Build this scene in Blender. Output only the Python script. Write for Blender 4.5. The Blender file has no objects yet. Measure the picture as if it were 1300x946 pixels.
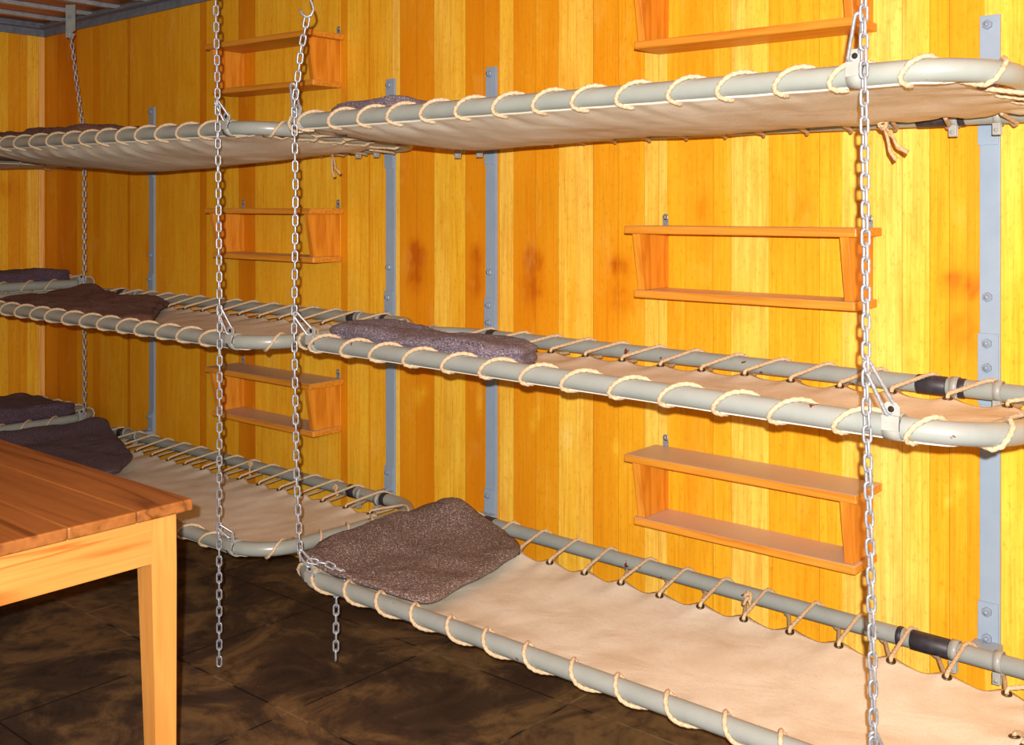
import bpy, bmesh, math, random
from mathutils import Vector, Matrix, Quaternion, noise
R = math.radians
random.seed(7)
S = bpy.context.scene
COL = S.collection

# ---------------------------------------------------------------- camera
W_PX, H_PX = 1300.0, 946.0
F_PX, YAW = 1347.96, 40.469
cam_d = bpy.data.cameras.new('camera')
cam = bpy.data.objects.new('camera', cam_d); COL.objects.link(cam)
CAM = Vector((2.2535, -2.5438, 1.34))
cam.location = CAM
cam.rotation_euler = (R(90), 0, R(YAW))
cam_d.sensor_fit = 'HORIZONTAL'; cam_d.sensor_width = 36.0
cam_d.lens = 36.0 * F_PX / W_PX
cam_d.shift_y = (268.0 - H_PX / 2) / W_PX
cam_d.clip_start = 0.02
S.camera = cam

# ---------------------------------------------------------------- light, world, exposure
world = bpy.data.worlds.new('world'); S.world = world; world.use_nodes = True
bg = world.node_tree.nodes['Background']
bg.inputs[0].default_value = (0.95, 0.96, 1.0, 1); bg.inputs[1].default_value = 0.14
fl = bpy.data.lights.new('camera_flash', 'POINT')
fl.energy = 480; fl.shadow_soft_size = 0.010; fl.color = (1.0, 0.98, 0.97)
flash = bpy.data.objects.new('camera_flash', fl); COL.objects.link(flash)
flash.location = (2.2535 + 0.075, -2.5438 - 0.10, 1.34 + 0.075)
S.view_settings.view_transform = 'Standard'; S.view_settings.look = 'None'
S.view_settings.gamma = 1.0; S.view_settings.use_curve_mapping = False
S.view_settings.exposure = 0.0

# ---------------------------------------------------------------- helpers
def lin(c):
    c = c / 255.0
    return c / 12.92 if c <= 0.04045 else ((c + 0.055) / 1.055) ** 2.4
def gauss(x, y, cx, cy, rx, ry=None):
    ry = rx if ry is None else ry
    return math.exp(-(((x - cx) / rx) ** 2 + ((y - cy) / ry) ** 2))
def smooth(a, b, x):
    t = min(1, max(0, (x - a) / (b - a))); return t * t * (3 - 2 * t)
def rgb(r, g, b): return (lin(r), lin(g), lin(b), 1.0)

def mesh(name, verts, faces, smooth=False):
    me = bpy.data.meshes.new(name); me.from_pydata([tuple(v) for v in verts], [], faces)
    me.validate(); me.update()
    if smooth:
        for p in me.polygons: p.use_smooth = True
    return me
def link(name, me, mat=None, parent=None, loc=None, rot=None):
    o = bpy.data.objects.new(name, me); COL.objects.link(o)
    if mat is not None and len(me.materials) == 0: me.materials.append(mat)
    if parent is not None: o.parent = parent
    if loc is not None: o.location = loc
    if rot is not None: o.rotation_euler = rot
    return o
def empty(name, loc, label, cat, group=None, rotz=0):
    o = bpy.data.objects.new(name, None); COL.objects.link(o)
    o.empty_display_size = 0.05
    o.location = loc; o.rotation_euler = (0, 0, rotz)
    o['label'] = label; o['category'] = cat
    if group: o['group'] = group
    return o
def tag(o, label, cat, group=None):
    o['label'] = label; o['category'] = cat
    if group: o['group'] = group
    return o
def struct(o): o['kind'] = 'structure'; return o

class MB:
    """collects shapes into ONE mesh"""
    def __init__(s): s.v = []; s.f = []; s.sm = []
    def add(s, v, f, sm=False):
        n = len(s.v); s.v += [Vector(p) for p in v]
        s.f += [tuple(i + n for i in q) for q in f]; s.sm += [sm] * len(f); return s
    def box(s, a, b, bev=0.0):
        x0, y0, z0 = a; x1, y1, z1 = b
        if bev <= 0:
            v = [(x, y, z) for z in (z0, z1) for y in (y0, y1) for x in (x0, x1)]
            return s.add(v, [(0, 2, 3, 1), (4, 5, 7, 6), (0, 1, 5, 4), (2, 6, 7, 3), (0, 4, 6, 2), (1, 3, 7, 5)])
        bm = bmesh.new(); bmesh.ops.create_cube(bm, size=1)
        for w in bm.verts:
            w.co = Vector(((x0 + x1) / 2 + w.co.x * (x1 - x0), (y0 + y1) / 2 + w.co.y * (y1 - y0), (z0 + z1) / 2 + w.co.z * (z1 - z0)))
        bmesh.ops.bevel(bm, geom=bm.edges[:], offset=bev, segments=2, affect='EDGES', profile=0.5)
        return s.frombm(bm)
    def frombm(s, bm, sm=False):
        bm.verts.index_update()
        s.add([w.co.copy() for w in bm.verts], [tuple(w.index for w in f.verts) for f in bm.faces], sm); bm.free(); return s
    def prism(s, poly, axis, a, b, bev=0.0):
        """poly: 2D points; extruded on axis from a to b"""
        def P(p, t):
            return {'x': (t, p[0], p[1]), 'y': (p[0], t, p[1]), 'z': (p[0], p[1], t)}[axis]
        bm = bmesh.new()
        A = [bm.verts.new(P(p, a)) for p in poly]; B = [bm.verts.new(P(p, b)) for p in poly]
        n = len(poly)
        bm.faces.new(A); bm.faces.new(B[::-1])
        for i in range(n): bm.faces.new((A[i], B[i], B[(i + 1) % n], A[(i + 1) % n]))
        bmesh.ops.recalc_face_normals(bm, faces=bm.faces[:])
        if bev > 0: bmesh.ops.bevel(bm, geom=bm.edges[:], offset=bev, segments=2, affect='EDGES', profile=0.5)
        return s.frombm(bm)
    def tube(s, pts, r, seg=8, closed=False, cap=True, strand=0.0):
        pts = [Vector(p) for p in pts]; n = len(pts)
        rr = r if isinstance(r, (list, tuple)) else [r] * n
        T = []
        for i in range(n):
            if closed: t = pts[(i + 1) % n] - pts[i - 1]
            else: t = pts[min(i + 1, n - 1)] - pts[max(i - 1, 0)]
            T.append(t.normalized() if t.length > 1e-9 else Vector((0, 0, 1)))
        up = Vector((0, 0, 1)) if abs(T[0].z) < 0.9 else Vector((1, 0, 0))
        N = (up - T[0] * up.dot(T[0])).normalized(); frames = [N]
        for i in range(1, n):
            q = T[i - 1].rotation_difference(T[i]); N = (q @ N); N = (N - T[i] * N.dot(T[i])).normalized(); frames.append(N)
        tw = 0.0
        if closed:
            q = T[-1].rotation_difference(T[0]); N2 = q @ frames[-1]
            tw = math.atan2(N2.cross(frames[0]).dot(T[0]), N2.dot(frames[0]))
        v = []; f = []; arc = 0.0
        for i in range(n):
            if i: arc += (pts[i] - pts[i - 1]).length
            B = T[i].cross(frames[i]); a0 = tw * i / n if closed else 0
            for k in range(seg):
                a = 2 * math.pi * k / seg + a0
                v.append(pts[i] + (frames[i] * math.cos(a) + B * math.sin(a)) * rr[i] * ((1 + strand * abs(math.cos(1.5 * (a - arc / 0.0065))) - strand * 0.6) if strand else 1))
        m = n if closed else n - 1
        for i in range(m):
            j = (i + 1) % n
            for k in range(seg):
                l = (k + 1) % seg
                f.append((i * seg + k, i * seg + l, j * seg + l, j * seg + k))
        if not closed and cap:
            f.append(tuple(range(seg))[::-1]); f.append(tuple((n - 1) * seg + k for k in range(seg)))
        return s.add(v, f, True)
    def cyl(s, a, b, r, seg=16, r2=None):
        return s.tube([a, b], [r, r if r2 is None else r2], seg)
    def mesh(s, name):
        me = mesh(name, s.v, s.f)
        for p, q in zip(me.polygons, s.sm): p.use_smooth = q
        return me
    def obj(s, name, mat, parent=None, loc=None, rot=None):
        return link(name, s.mesh(name), mat, parent, loc, rot)

# ---------------------------------------------------------------- materials
def new_mat(name):
    m = bpy.data.materials.new(name); m.use_nodes = True
    nt = m.node_tree; b = nt.nodes['Principled BSDF']
    return m, nt, b
def N(nt, t, **kw):
    n = nt.nodes.new(t)
    for k, v in kw.items(): setattr(n, k, v)
    return n
def mix_col(nt, fac, a, b, mode='MIX'):
    n = N(nt, 'ShaderNodeMix', data_type='RGBA', blend_type=mode)
    for sock, val in ((n.inputs[0], fac), (n.inputs[6], a), (n.inputs[7], b)):
        if hasattr(val, 'is_linked'): nt.links.new(val, sock)
        else: sock.default_value = val
    return n.outputs[2]
def noise_tex(nt, scale, detail=4, rough=0.6, vec=None, vscale=(1, 1, 1), dist=0.0, obj=True):
    tc = N(nt, 'ShaderNodeTexCoord'); mp = N(nt, 'ShaderNodeMapping')
    nt.links.new(vec if vec is not None else tc.outputs['Object'], mp.inputs[0]); mp.inputs['Scale'].default_value = vscale
    n = N(nt, 'ShaderNodeTexNoise'); n.inputs['Scale'].default_value = scale
    n.inputs['Detail'].default_value = detail; n.inputs['Roughness'].default_value = rough
    n.inputs['Distortion'].default_value = dist
    nt.links.new(mp.outputs[0], n.inputs['Vector']); return n.outputs['Fac']
def ramp(nt, fac, stops, interp='LINEAR'):
    n = N(nt, 'ShaderNodeValToRGB'); cr = n.color_ramp; cr.interpolation = interp
    while len(cr.elements) < len(stops): cr.elements.new(0.5)
    for e, (p, c) in zip(cr.elements, stops):
        e.position = p; e.color = c if len(c) == 4 else (*c, 1)
    nt.links.new(fac, n.inputs[0]); return n.outputs[0]
def bump(nt, b, h, strength, dist=0.002):
    n = N(nt, 'ShaderNodeBump'); n.inputs['Strength'].default_value = strength; n.inputs['Distance'].default_value = dist
    nt.links.new(h, n.inputs['Height']); nt.links.new(n.outputs[0], b.inputs['Normal'])
def g(v): return (v, v, v, 1)

def mat_paint(name, col, col2, rough=0.4, metallic=0.0, rust=None, scale=30, rust_thr=0.675):
    m, nt, b = new_mat(name)
    n = noise_tex(nt, scale, 5, 0.6)
    c = mix_col(nt, ramp(nt, n, [(0.35, g(0)), (0.7, g(1))]), col, col2)
    if rust is not None:
        n2 = noise_tex(nt, 30, 3, 0.5, vscale=(1, 1, 1))
        c = mix_col(nt, ramp(nt, n2, [(rust_thr, g(0)), (rust_thr + 0.015, g(1))]), c, rust)
    nt.links.new(c, b.inputs['Base Color']); b.inputs['Roughness'].default_value = rough
    b.inputs['Metallic'].default_value = metallic
    return m

def mat_wood(name, dark, mid, light, grain='X', rough=0.45, freq=26, stretch=0.05, knots=True, dust=None):
    """solid timber with long grain along one axis"""
    m, nt, b = new_mat(name)
    vs = {'X': (stretch, 1, 1), 'Y': (1, stretch, 1), 'Z': (1, 1, stretch)}[grain]
    a = noise_tex(nt, freq, 3, 0.5, vscale=vs, dist=0.6)
    ring = N(nt, 'ShaderNodeMath', operation='MULTIPLY'); nt.links.new(a, ring.inputs[0]); ring.inputs[1].default_value = 9
    sn = N(nt, 'ShaderNodeMath', operation='PINGPONG'); nt.links.new(ring.outputs[0], sn.inputs[0]); sn.inputs[1].default_value = 1
    fine = noise_tex(nt, freq * 9, 2, 0.5, vscale=vs)
    c = ramp(nt, sn.outputs[0], [(0.0, dark), (0.35, mid), (1.0, light)])
    c = mix_col(nt, ramp(nt, fine, [(0.3, g(0.28)), (0.65, g(0))]), c, dark)
    if dust is not None:          # dusty upper faces: grime has settled on what points up
        geo = N(nt, 'ShaderNodeNewGeometry'); sep = N(nt, 'ShaderNodeSeparateXYZ'); nt.links.new(geo.outputs['Normal'], sep.inputs[0])
        up = N(nt, 'ShaderNodeMath', operation='GREATER_THAN'); nt.links.new(sep.outputs[2], up.inputs[0]); up.inputs[1].default_value = 0.8
        dn = ramp(nt, noise_tex(nt, 14, 4, 0.6, vscale=(0.3, 1, 1)), [(0.3, g(0.65)), (0.7, g(0.95))])
        mu = N(nt, 'ShaderNodeMath', operation='MULTIPLY'); nt.links.new(up.outputs[0], mu.inputs[0]); nt.links.new(dn, mu.inputs[1])
        c = mix_col(nt, mu.outputs[0], c, dust)
    nt.links.new(c, b.inputs['Base Color']); b.inputs['Roughness'].default_value = rough
    bump(nt, b, fine, 0.15, 0.001)
    return m

def mat_veneer(name):
    m, nt, b = new_mat(name)
    at = N(nt, 'ShaderNodeVertexColor', layer_name='plank')
    sep = N(nt, 'ShaderNodeSeparateColor'); nt.links.new(at.outputs[0], sep.inputs[0])
    # R = tone of the veneer leaf (0 orange heartwood .. 1 pale sapwood), G = grain offset
    base = ramp(nt, sep.outputs[0], [(0.0, rgb(186, 88, 6)), (0.22, rgb(224, 138, 14)), (0.5, rgb(240, 174, 34)), (0.75, rgb(248, 196, 54)), (1.0, rgb(253, 213, 104))])
    tc = N(nt, 'ShaderNodeTexCoord'); add = N(nt, 'ShaderNodeVectorMath', operation='ADD')
    cx = N(nt, 'ShaderNodeCombineXYZ'); mul = N(nt, 'ShaderNodeMath', operation='MULTIPLY'); nt.links.new(sep.outputs[1], mul.inputs[0]); mul.inputs[1].default_value = 40
    nt.links.new(mul.outputs[0], cx.inputs[2]); nt.links.new(tc.outputs['Object'], add.inputs[0]); nt.links.new(cx.outputs[0], add.inputs[1])
    v = add.outputs[0]
    g1 = noise_tex(nt, 55, 4, 0.6, vec=v, vscale=(1, 1, 0.045))
    g2 = noise_tex(nt, 170, 3, 0.6, vec=v, vscale=(1, 1, 0.02))
    g3 = noise_tex(nt, 11, 4, 0.65, vec=v, vscale=(1, 1, 0.45), dist=0.8)
    spk = noise_tex(nt, 95, 4, 0.7, vec=v, vscale=(1, 1, 0.45))
    c = mix_col(nt, ramp(nt, g1, [(0.40, g(0.34)), (0.60, g(0))]), base, rgb(222, 140, 14))
    c = mix_col(nt, ramp(nt, g2, [(0.32, g(0.42)), (0.50, g(0))]), c, rgb(200, 116, 8))
    c = mix_col(nt, ramp(nt, g3, [(0.48, g(0)), (0.75, g(0.42))]), c, rgb(224, 140, 14))
    c = mix_col(nt, ramp(nt, g3, [(0.25, g(0.18)), (0.45, g(0))]), c, rgb(252, 214, 110))
    c = mix_col(nt, ramp(nt, spk, [(0.54, g(0)), (0.70, g(0.42))]), c, rgb(196, 110, 10))
    # seams between the leaves
    c = mix_col(nt, sep.outputs[2], c, rgb(120, 56, 6))
    nt.links.new(c, b.inputs['Base Color'])
    b.inputs['Roughness'].default_value = 0.55
    b.inputs['Specular IOR Level'].default_value = 0.15
    return m

def mat_wool(name, c1, c2, fleck, scale=280):
    m, nt, b = new_mat(name)
    n = noise_tex(nt, scale, 3, 0.7, vscale=(1, 1, 1)); n2 = noise_tex(nt, scale * 1.4, 2, 0.6, vscale=(0.35, 1, 1))
    big = noise_tex(nt, 9, 3, 0.5)
    c = mix_col(nt, ramp(nt, n, [(0.38, g(0)), (0.62, g(1))]), c1, c2)
    c = mix_col(nt, ramp(nt, big, [(0.35, g(0.35)), (0.6, g(0))]), c, c1)
    c = mix_col(nt, ramp(nt, n2, [(0.56, g(0)), (0.65, g(0.8))]), c, fleck)
    nt.links.new(c, b.inputs['Base Color']); b.inputs['Roughness'].default_value = 0.95
    b.inputs['Specular IOR Level'].default_value = 0.1
    b.inputs['Sheen Weight'].default_value = 0.05
    bump(nt, b, n, 0.9, 0.003)
    return m

def mat_canvas(name):
    m, nt, b = new_mat(name)
    st = noise_tex(nt, 5, 4, 0.6); fi = noise_tex(nt, 420, 2, 0.5, vscale=(1, 0.5, 1)); fo = noise_tex(nt, 7, 4, 0.55, vscale=(1, 1, 1), dist=0.7)
    c = mix_col(nt, ramp(nt, st, [(0.38, g(0)), (0.72, g(1))]), rgb(222, 218, 200), rgb(204, 192, 166))
    c = mix_col(nt, ramp(nt, fi, [(0.3, g(0.25)), (0.6, g(0))]), c, rgb(196, 170, 142))
    nt.links.new(c, b.inputs['Base Color']); b.inputs['Roughness'].default_value = 0.85
    b.inputs['Specular IOR Level'].default_value = 0.2
    ma = N(nt, 'ShaderNodeMath', operation='MULTIPLY_ADD'); nt.links.new(fo, ma.inputs[0]); ma.inputs[1].default_value = 6; nt.links.new(fi, ma.inputs[2])
    bump(nt, b, ma.outputs[0], 0.22, 0.003)
    return m

def mat_floor(name):
    m, nt, b = new_mat(name)
    n1 = noise_tex(nt, 3.2, 6, 0.65, dist=1.0); n2 = noise_tex(nt, 16, 5, 0.65); n3 = noise_tex(nt, 90, 2, 0.6)
    c = ramp(nt, n1, [(0.30, rgb(38, 28, 20)), (0.47, rgb(70, 52, 36)), (0.60, rgb(118, 90, 54)), (0.75, rgb(74, 50, 30))])
    c = mix_col(nt, ramp(nt, n2, [(0.50, g(0)), (0.72, g(0.75))]), c, rgb(30, 22, 16))
    c = mix_col(nt, ramp(nt, n3, [(0.72, g(0)), (0.78, g(0.8))]), c, rgb(150, 130, 105))
    tc = N(nt, 'ShaderNodeTexCoord'); sp = N(nt, 'ShaderNodeSeparateXYZ'); nt.links.new(tc.outputs['Object'], sp.inputs[0])
    lines = None
    for ax, off, pitch in ((0, -0.004, 0.531), (1, -0.286, 0.517)):
        a = N(nt, 'ShaderNodeMath', operation='SUBTRACT'); nt.links.new(sp.outputs[ax], a.inputs[0]); a.inputs[1].default_value = off
        d = N(nt, 'ShaderNodeMath', operation='DIVIDE'); nt.links.new(a.outputs[0], d.inputs[0]); d.inputs[1].default_value = pitch
        p = N(nt, 'ShaderNodeMath', operation='PINGPONG'); nt.links.new(d.outputs[0], p.inputs[0]); p.inputs[1].default_value = 0.5
        l = N(nt, 'ShaderNodeMath', operation='LESS_THAN'); nt.links.new(p.outputs[0], l.inputs[0]); l.inputs[1].default_value = 0.0065
        if lines is None: lines = l.outputs[0]
        else:
            mx = N(nt, 'ShaderNodeMath', operation='MAXIMUM'); nt.links.new(lines, mx.inputs[0]); nt.links.new(l.outputs[0], mx.inputs[1]); lines = mx.outputs[0]
    jc = mix_col(nt, ramp(nt, n1, [(0.52, g(0)), (0.60, g(1))]), rgb(24, 16, 10), rgb(128, 104, 74))
    c = mix_col(nt, lines, c, jc)
    nt.links.new(c, b.inputs['Base Color']); b.inputs['Roughness'].default_value = 0.6
    bump(nt, b, n2, 0.3, 0.003)
    return m

M = {}
M['veneer'] = mat_veneer('pine_veneer')
M['tube'] = mat_paint('grey_green_gloss_paint', rgb(146, 152, 143), rgb(136, 142, 134), 0.30, rust=rgb(98, 52, 28), scale=9, rust_thr=0.745)
M['tube_chipped'] = mat_paint('chipped_grey_green_paint', rgb(146, 152, 145), rgb(134, 141, 135), 0.30, rust=rgb(104, 52, 26), scale=9, rust_thr=0.70)
M['rail'] = mat_paint('blue_grey_paint', rgb(146, 164, 180), rgb(138, 156, 172), 0.4, scale=12)
M['bolt'] = mat_paint('grey_painted_bolt', rgb(140, 156, 172), rgb(124, 140, 156), 0.35, scale=60)
M['plate'] = mat_paint('pale_grey_plate', rgb(160, 162, 154), rgb(142, 144, 136), 0.4, scale=24)
M['zinc'] = mat_paint('galvanised_steel', rgb(178, 182, 186), rgb(136, 140, 144), 0.38, metallic=0.5, scale=180)
M['tape'] = mat_paint('black_tape', rgb(34, 32, 38), rgb(52, 48, 54), 0.5, scale=70)
M['rope'] = mat_paint('cotton_rope', rgb(206, 184, 150), rgb(168, 142, 106), 0.9, scale=200)
M['ropeend'] = mat_paint('frayed_rope', rgb(216, 186, 140), rgb(164, 128, 86), 0.9, scale=240)
M['brass'] = mat_paint('tarnished_brass', rgb(120, 96, 56), rgb(64, 48, 30), 0.35, metallic=0.8, scale=120)
M['hole'] = mat_paint('eyelet_opening', rgb(28, 20, 14), rgb(20, 14, 10), 0.9)
M['canvas'] = mat_canvas('tan_canvas')
M['wool_grey'] = mat_wool('grey_brown_wool', rgb(74, 56, 48), rgb(128, 106, 96), rgb(206, 196, 188))
M['wool_slate'] = mat_wool('slate_wool', rgb(74, 62, 68), rgb(128, 116, 126), rgb(184, 178, 190))
M['wool_brown'] = mat_wool('brown_wool', rgb(74, 46, 34), rgb(114, 76, 58), rgb(150, 116, 96))
M['wool_dark'] = mat_wool('dark_wool', rgb(60, 46, 54), rgb(98, 80, 90), rgb(136, 118, 130))
M['stitch'] = mat_paint('dark_stitching', rgb(34, 26, 28), rgb(50, 38, 38), 0.9)
M['shelf'] = mat_wood('shelf_pine', rgb(196, 118, 26), rgb(210, 134, 34), rgb(220, 148, 46), 'X', dust=rgb(206, 182, 160))
M['shelf_side'] = mat_wood('shelf_pine_upright', rgb(200, 116, 22), rgb(214, 134, 30), rgb(226, 150, 44), 'Z', freq=14, stretch=0.12)
M['table_top'] = mat_wood('shaded_table_pine', rgb(108, 60, 22), rgb(142, 88, 38), rgb(158, 100, 46), 'X', freq=13, stretch=0.05)  # darker than rails and legs: dimness of grazing light put into the colour
M['table_apron'] = mat_wood('table_pine_rail', rgb(172, 100, 36), rgb(200, 136, 62), rgb(210, 148, 74), 'Y', freq=16, stretch=0.035)
M['table_leg'] = mat_wood('table_pine_leg', rgb(178, 108, 40), rgb(202, 138, 64), rgb(212, 150, 74), 'Z', freq=12, stretch=0.05)
M['floor'] = mat_floor('stained_concrete_slabs')
M['steel'] = mat_paint('grey_steel', rgb(120, 126, 136), rgb(96, 100, 108), 0.45, scale=40)
M['joist'] = mat_paint('pale_steel', rgb(176, 178, 180), rgb(140, 142, 146), 0.4, metallic=0.2, scale=30)
M['deck'] = mat_wood('ceiling_boards', rgb(140, 78, 24), rgb(176, 104, 34), rgb(196, 124, 44), 'Y')
M['trim'] = mat_wood('corner_batten', rgb(224, 150, 60), rgb(244, 186, 92), rgb(250, 200, 112), 'Z')

# ---------------------------------------------------------------- room shell
WL, WR, ZC, YF = -3.012, 4.2, 2.215, -4.2
def px2X(x): return 5.235 - 8140.0 / (x + 930.0)
# veneer leaves on the long wall: (x-edge on the wall seen at eye level, tone)
PLANKS = [(57, .28), (73, .12), (98, .42), (118, .22), (127, .36), (134, .42), (162, .08), (165, .38), (195, .40), (222, .48), (254, .12), (262, .52),
          (303, .10), (324, .62), (385, .70), (407, .66), (433, .22), (441, .68), (468, .30), (470, .60), (498, .85), (508, .22), (529, .20), (551, .78), (571, .74),
          (591, .20), (614, .26), (634, .82), (652, .24), (680, .32), (709, .80), (731, .86), (753, .34), (785, .42), (818, .84), (836, .88), (847, .48), (870, .42), (905, .50), (928, .88),
          (976, .50), (1010, .44), (1040, .54), (1069, .90), (1112, .94), (1145, .88), (1180, .52), (1205, .40), (1228, .30), (1250, .80), (1300, .74), (1345, .40), (1400, .82), (1480, .35)]
def leaves(edges, x_end, rep_w=(0.05, 0.12)):
    L = [(px2X(e), t) for e, t in edges]
    x = L[-1][0]
    rnd = random.Random(3)
    while x < x_end:
        x += rnd.uniform(*rep_w); L.append((x, rnd.choice((.2, .35, .5, .8, .9))))
    return L
KNOTS = [  # x, z, strength (dark > 0, pale < 0), sx, sz
    (-0.352, 1.20, .50, .030, .035), (-0.318, 1.185, .35, .02, .03), (-0.068, 1.195, .45, .025, .035), (0.158, 1.19, .50, .022, .035), (0.195, 1.185, .45, .018, .03),
    (0.478, 1.185, .45, .022, .03), (0.515, 1.18, .40, .018, .03), (1.43, 1.175, .45, .035, .035), (1.478, 1.165, .40, .02, .03), (0.76, 1.345, .25, .03, .05), (1.06, 1.34, .22, .03, .05),
    (-0.352, 1.12, .30, .05, .05), (-0.068, 1.11, .28, .03, .05), (0.175, 1.10, .32, .045, .05), (0.50, 1.09, .30, .05, .05), (1.45, 1.06, .32, .05, .06),
    (-0.335, 0.705, -.45, .018, .028), (-0.31, 0.73, -.35, .02, .02), (-0.055, 0.72, -.5, .012, .05), (0.185, 0.72, -.45, .016, .02), (0.172, 0.68, -.5, .010, .018), (0.48, 0.655, -.5, .010, .02),
    (0.30, 0.655, -.3, .015, .03), (1.44, 0.70, -.45, .018, .02), (1.425, 0.665, -.5, .010, .018), (1.18, 0.66, -.3, .03, .02), (-2.03, 1.16, .3, .04, .05), (-1.75, 1.5, .2, .03, .06), (-2.6, 1.3, .2, .03, .06)]
def veneer_wall(name, L, x0, x1, z0, z1, place, knots=(), nz=110):
    """one mesh: a fine grid split at every leaf edge, with the wood tone stored per vertex corner"""
    xs = []; meta = []
    rnd = random.Random(11)
    for i, (a, t) in enumerate(L):
        b = L[i + 1][0] if i + 1 < len(L) else x1
        a_, b_ = max(a, x0), min(b, x1)
        if b_ - a_ < 1e-4: continue
        go = rnd.random(); sw = 0.0016
        xs.append((a_, a_ + sw, t, go, 0.55 if rnd.random() < .5 else 0.15))
        n = max(1, int((b_ - a_ - sw) / 0.012))
        for k in range(n):
            xs.append((a_ + sw + (b_ - a_ - sw) * k / n, a_ + sw + (b_ - a_ - sw) * (k + 1) / n, t, go, 0.0))
    verts = []; faces = []; cols = []
    zs = [z0 + (z1 - z0) * k / nz for k in range(nz + 1)]
    verts = [place(x, z) for x in [s[0] for s in xs] + [xs[-1][1]] for z in zs]
    def tone(x, z, t):
        v = 0.05 + 0.95 * t + 0.13 * noise.noise(Vector((x * 9, z * 1.6, 3.1)))
        for kx, kz, s, sx, sz in knots:
            d = ((x - kx) / sx) ** 2 + ((z - kz) / sz) ** 2
            if d < 9: v -= s * math.exp(-d) * (0.8 + 0.5 * noise.noise(Vector((x * 60, z * 40, 0))))
        return min(1, max(0, v))
    for i, s in enumerate(xs):
        for k in range(nz):
            a = i * (nz + 1) + k; b = (i + 1) * (nz + 1) + k
            faces.append((a, b, b + 1, a + 1))
            for (X, Z) in ((s[0], zs[k]), (s[1], zs[k]), (s[1], zs[k + 1]), (s[0], zs[k + 1])):
                cols.append((tone(X, Z, s[2]), s[3], s[4], 1))
    me = mesh(name, verts, faces)
    ca = me.color_attributes.new('plank', 'FLOAT_COLOR', 'CORNER')
    ca.data.foreach_set('color', [c for q in cols for c in q])
    o = link(name, me, M['veneer'])
    sd = o.modifiers.new('thickness', 'SOLIDIFY'); sd.thickness = 0.06; sd.offset = -1
    return struct(o)
L1 = leaves(PLANKS, WR)
veneer_wall('wall_back', L1, WL, WR, 0, ZC, lambda x, z: (x, 0, z), KNOTS)
rnd = random.Random(5); L2 = [(-3.6, .35)]; x = -3.6
while x < 0.0:
    x += rnd.uniform(0.05, 0.13); L2.append((x, rnd.choice((.25, .38, .5, .32, .6))))
L2 = [p for p in L2 if p[0] < -0.10] + [(-0.09, .80)]
veneer_wall('wall_left', L2, -3.6, 0.0, 0, ZC, lambda y, z: (WL, y, z), [(-.2, 1.45, .3, .05, .05), (-.35, 1.1, .25, .06, .06)])
struct(MB().box((WL, YF, -0.08), (WR, 0, 0.022)).obj('floor', M['floor']))
struct(MB().box((WL, YF, 2.282), (WR, 0, 2.33)).obj('ceiling', M['deck']))
struct(MB().box((WL, -0.034, 0.0), (WL + 0.012, -0.006, ZC), 0.003).obj('trim_1', M['trim']))
# steel angle running round the top of the walls, on which the joists sit
for nm, a, b, c, d in (('trim_2', (WL, -0.012, ZC), (WR, 0, ZC + .085), (WL, -0.055, ZC + .035), (WR, -0.012, ZC + .043)),
                       ('trim_3', (WL, YF, ZC), (WL + .012, -0.012, ZC + .085), (WL + .012, YF, ZC + .035), (WL + .055, -0.055, ZC + .043))):
    struct(MB().box(a, b).box(c, d).obj(nm, M['steel']))
j0 = MB().box((-0.016, YF, 0), (0.016, -0.013, 0.006)).box((-0.003, YF, 0.006), (0.003, -0.013, 0.0195)).mesh('ceiling_joist')
k = 0
X = -2.775
while X < WR - 0.1:
    o = link('ceiling_joist', j0, M['joist'], None, (X, 0, 2.262))
    tag(o, 'pale steel ceiling joist running away from the long wall, one of a parallel row', 'joist', 'parallel steel ceiling joists')
    if X > -1.9 and k > 4: pass
    X += 0.255; k += 1
    if X > -0.9: break

# ---------------------------------------------------------------- wall rails
def hexbolt(mb, x, y, z, r=0.011):
    v = []; f = []
    for t, yy in ((1.0, y), (1.0, y - 0.007), (0.8, y - 0.009)):
        for k in range(6):
            a = math.pi / 6 + k * math.pi / 3; v.append((x + r * t * math.cos(a), yy, z + r * t * math.sin(a)))
    for j in range(2):
        for k in range(6):
            l = (k + 1) % 6; f.append((j * 6 + k, j * 6 + l, (j + 1) * 6 + l, (j + 1) * 6 + k))
    f.append(tuple(12 + k for k in range(6)))
    mb.add(v, f)
    return mb.cyl((x, y - 0.009, z), (x, y - 0.014, z), r * 0.5, 10)
def ring(mb, cx, cy, cz, axis, ri, ro, w, a0=0, a1=2 * math.pi, n=20):
    """strap bent round a tube; axis x or y"""
    full = abs(a1 - a0 - 2 * math.pi) < 1e-6
    v = []; f = []; m = n if full else n + 1
    for i in range(m):
        a = a0 + (a1 - a0) * i / n
        for r, s in ((ri, -w / 2), (ro, -w / 2), (ro, w / 2), (ri, w / 2)):
            p = (s, r * math.cos(a), r * math.sin(a)) if axis == 'x' else (r * math.cos(a), s, r * math.sin(a))
            v.append((cx + p[0], cy + p[1], cz + p[2]))
    for i in range(n):
        j = (i + 1) % m
        for k in range(4):
            l = (k + 1) % 4; f.append((i * 4 + k, j * 4 + k, j * 4 + l, i * 4 + l))
    if not full: f.append((0, 1, 2, 3)); f.append((m * 4 - 1, m * 4 - 2, m * 4 - 3, m * 4 - 4))
    return mb.add(v, f, True)
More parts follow.
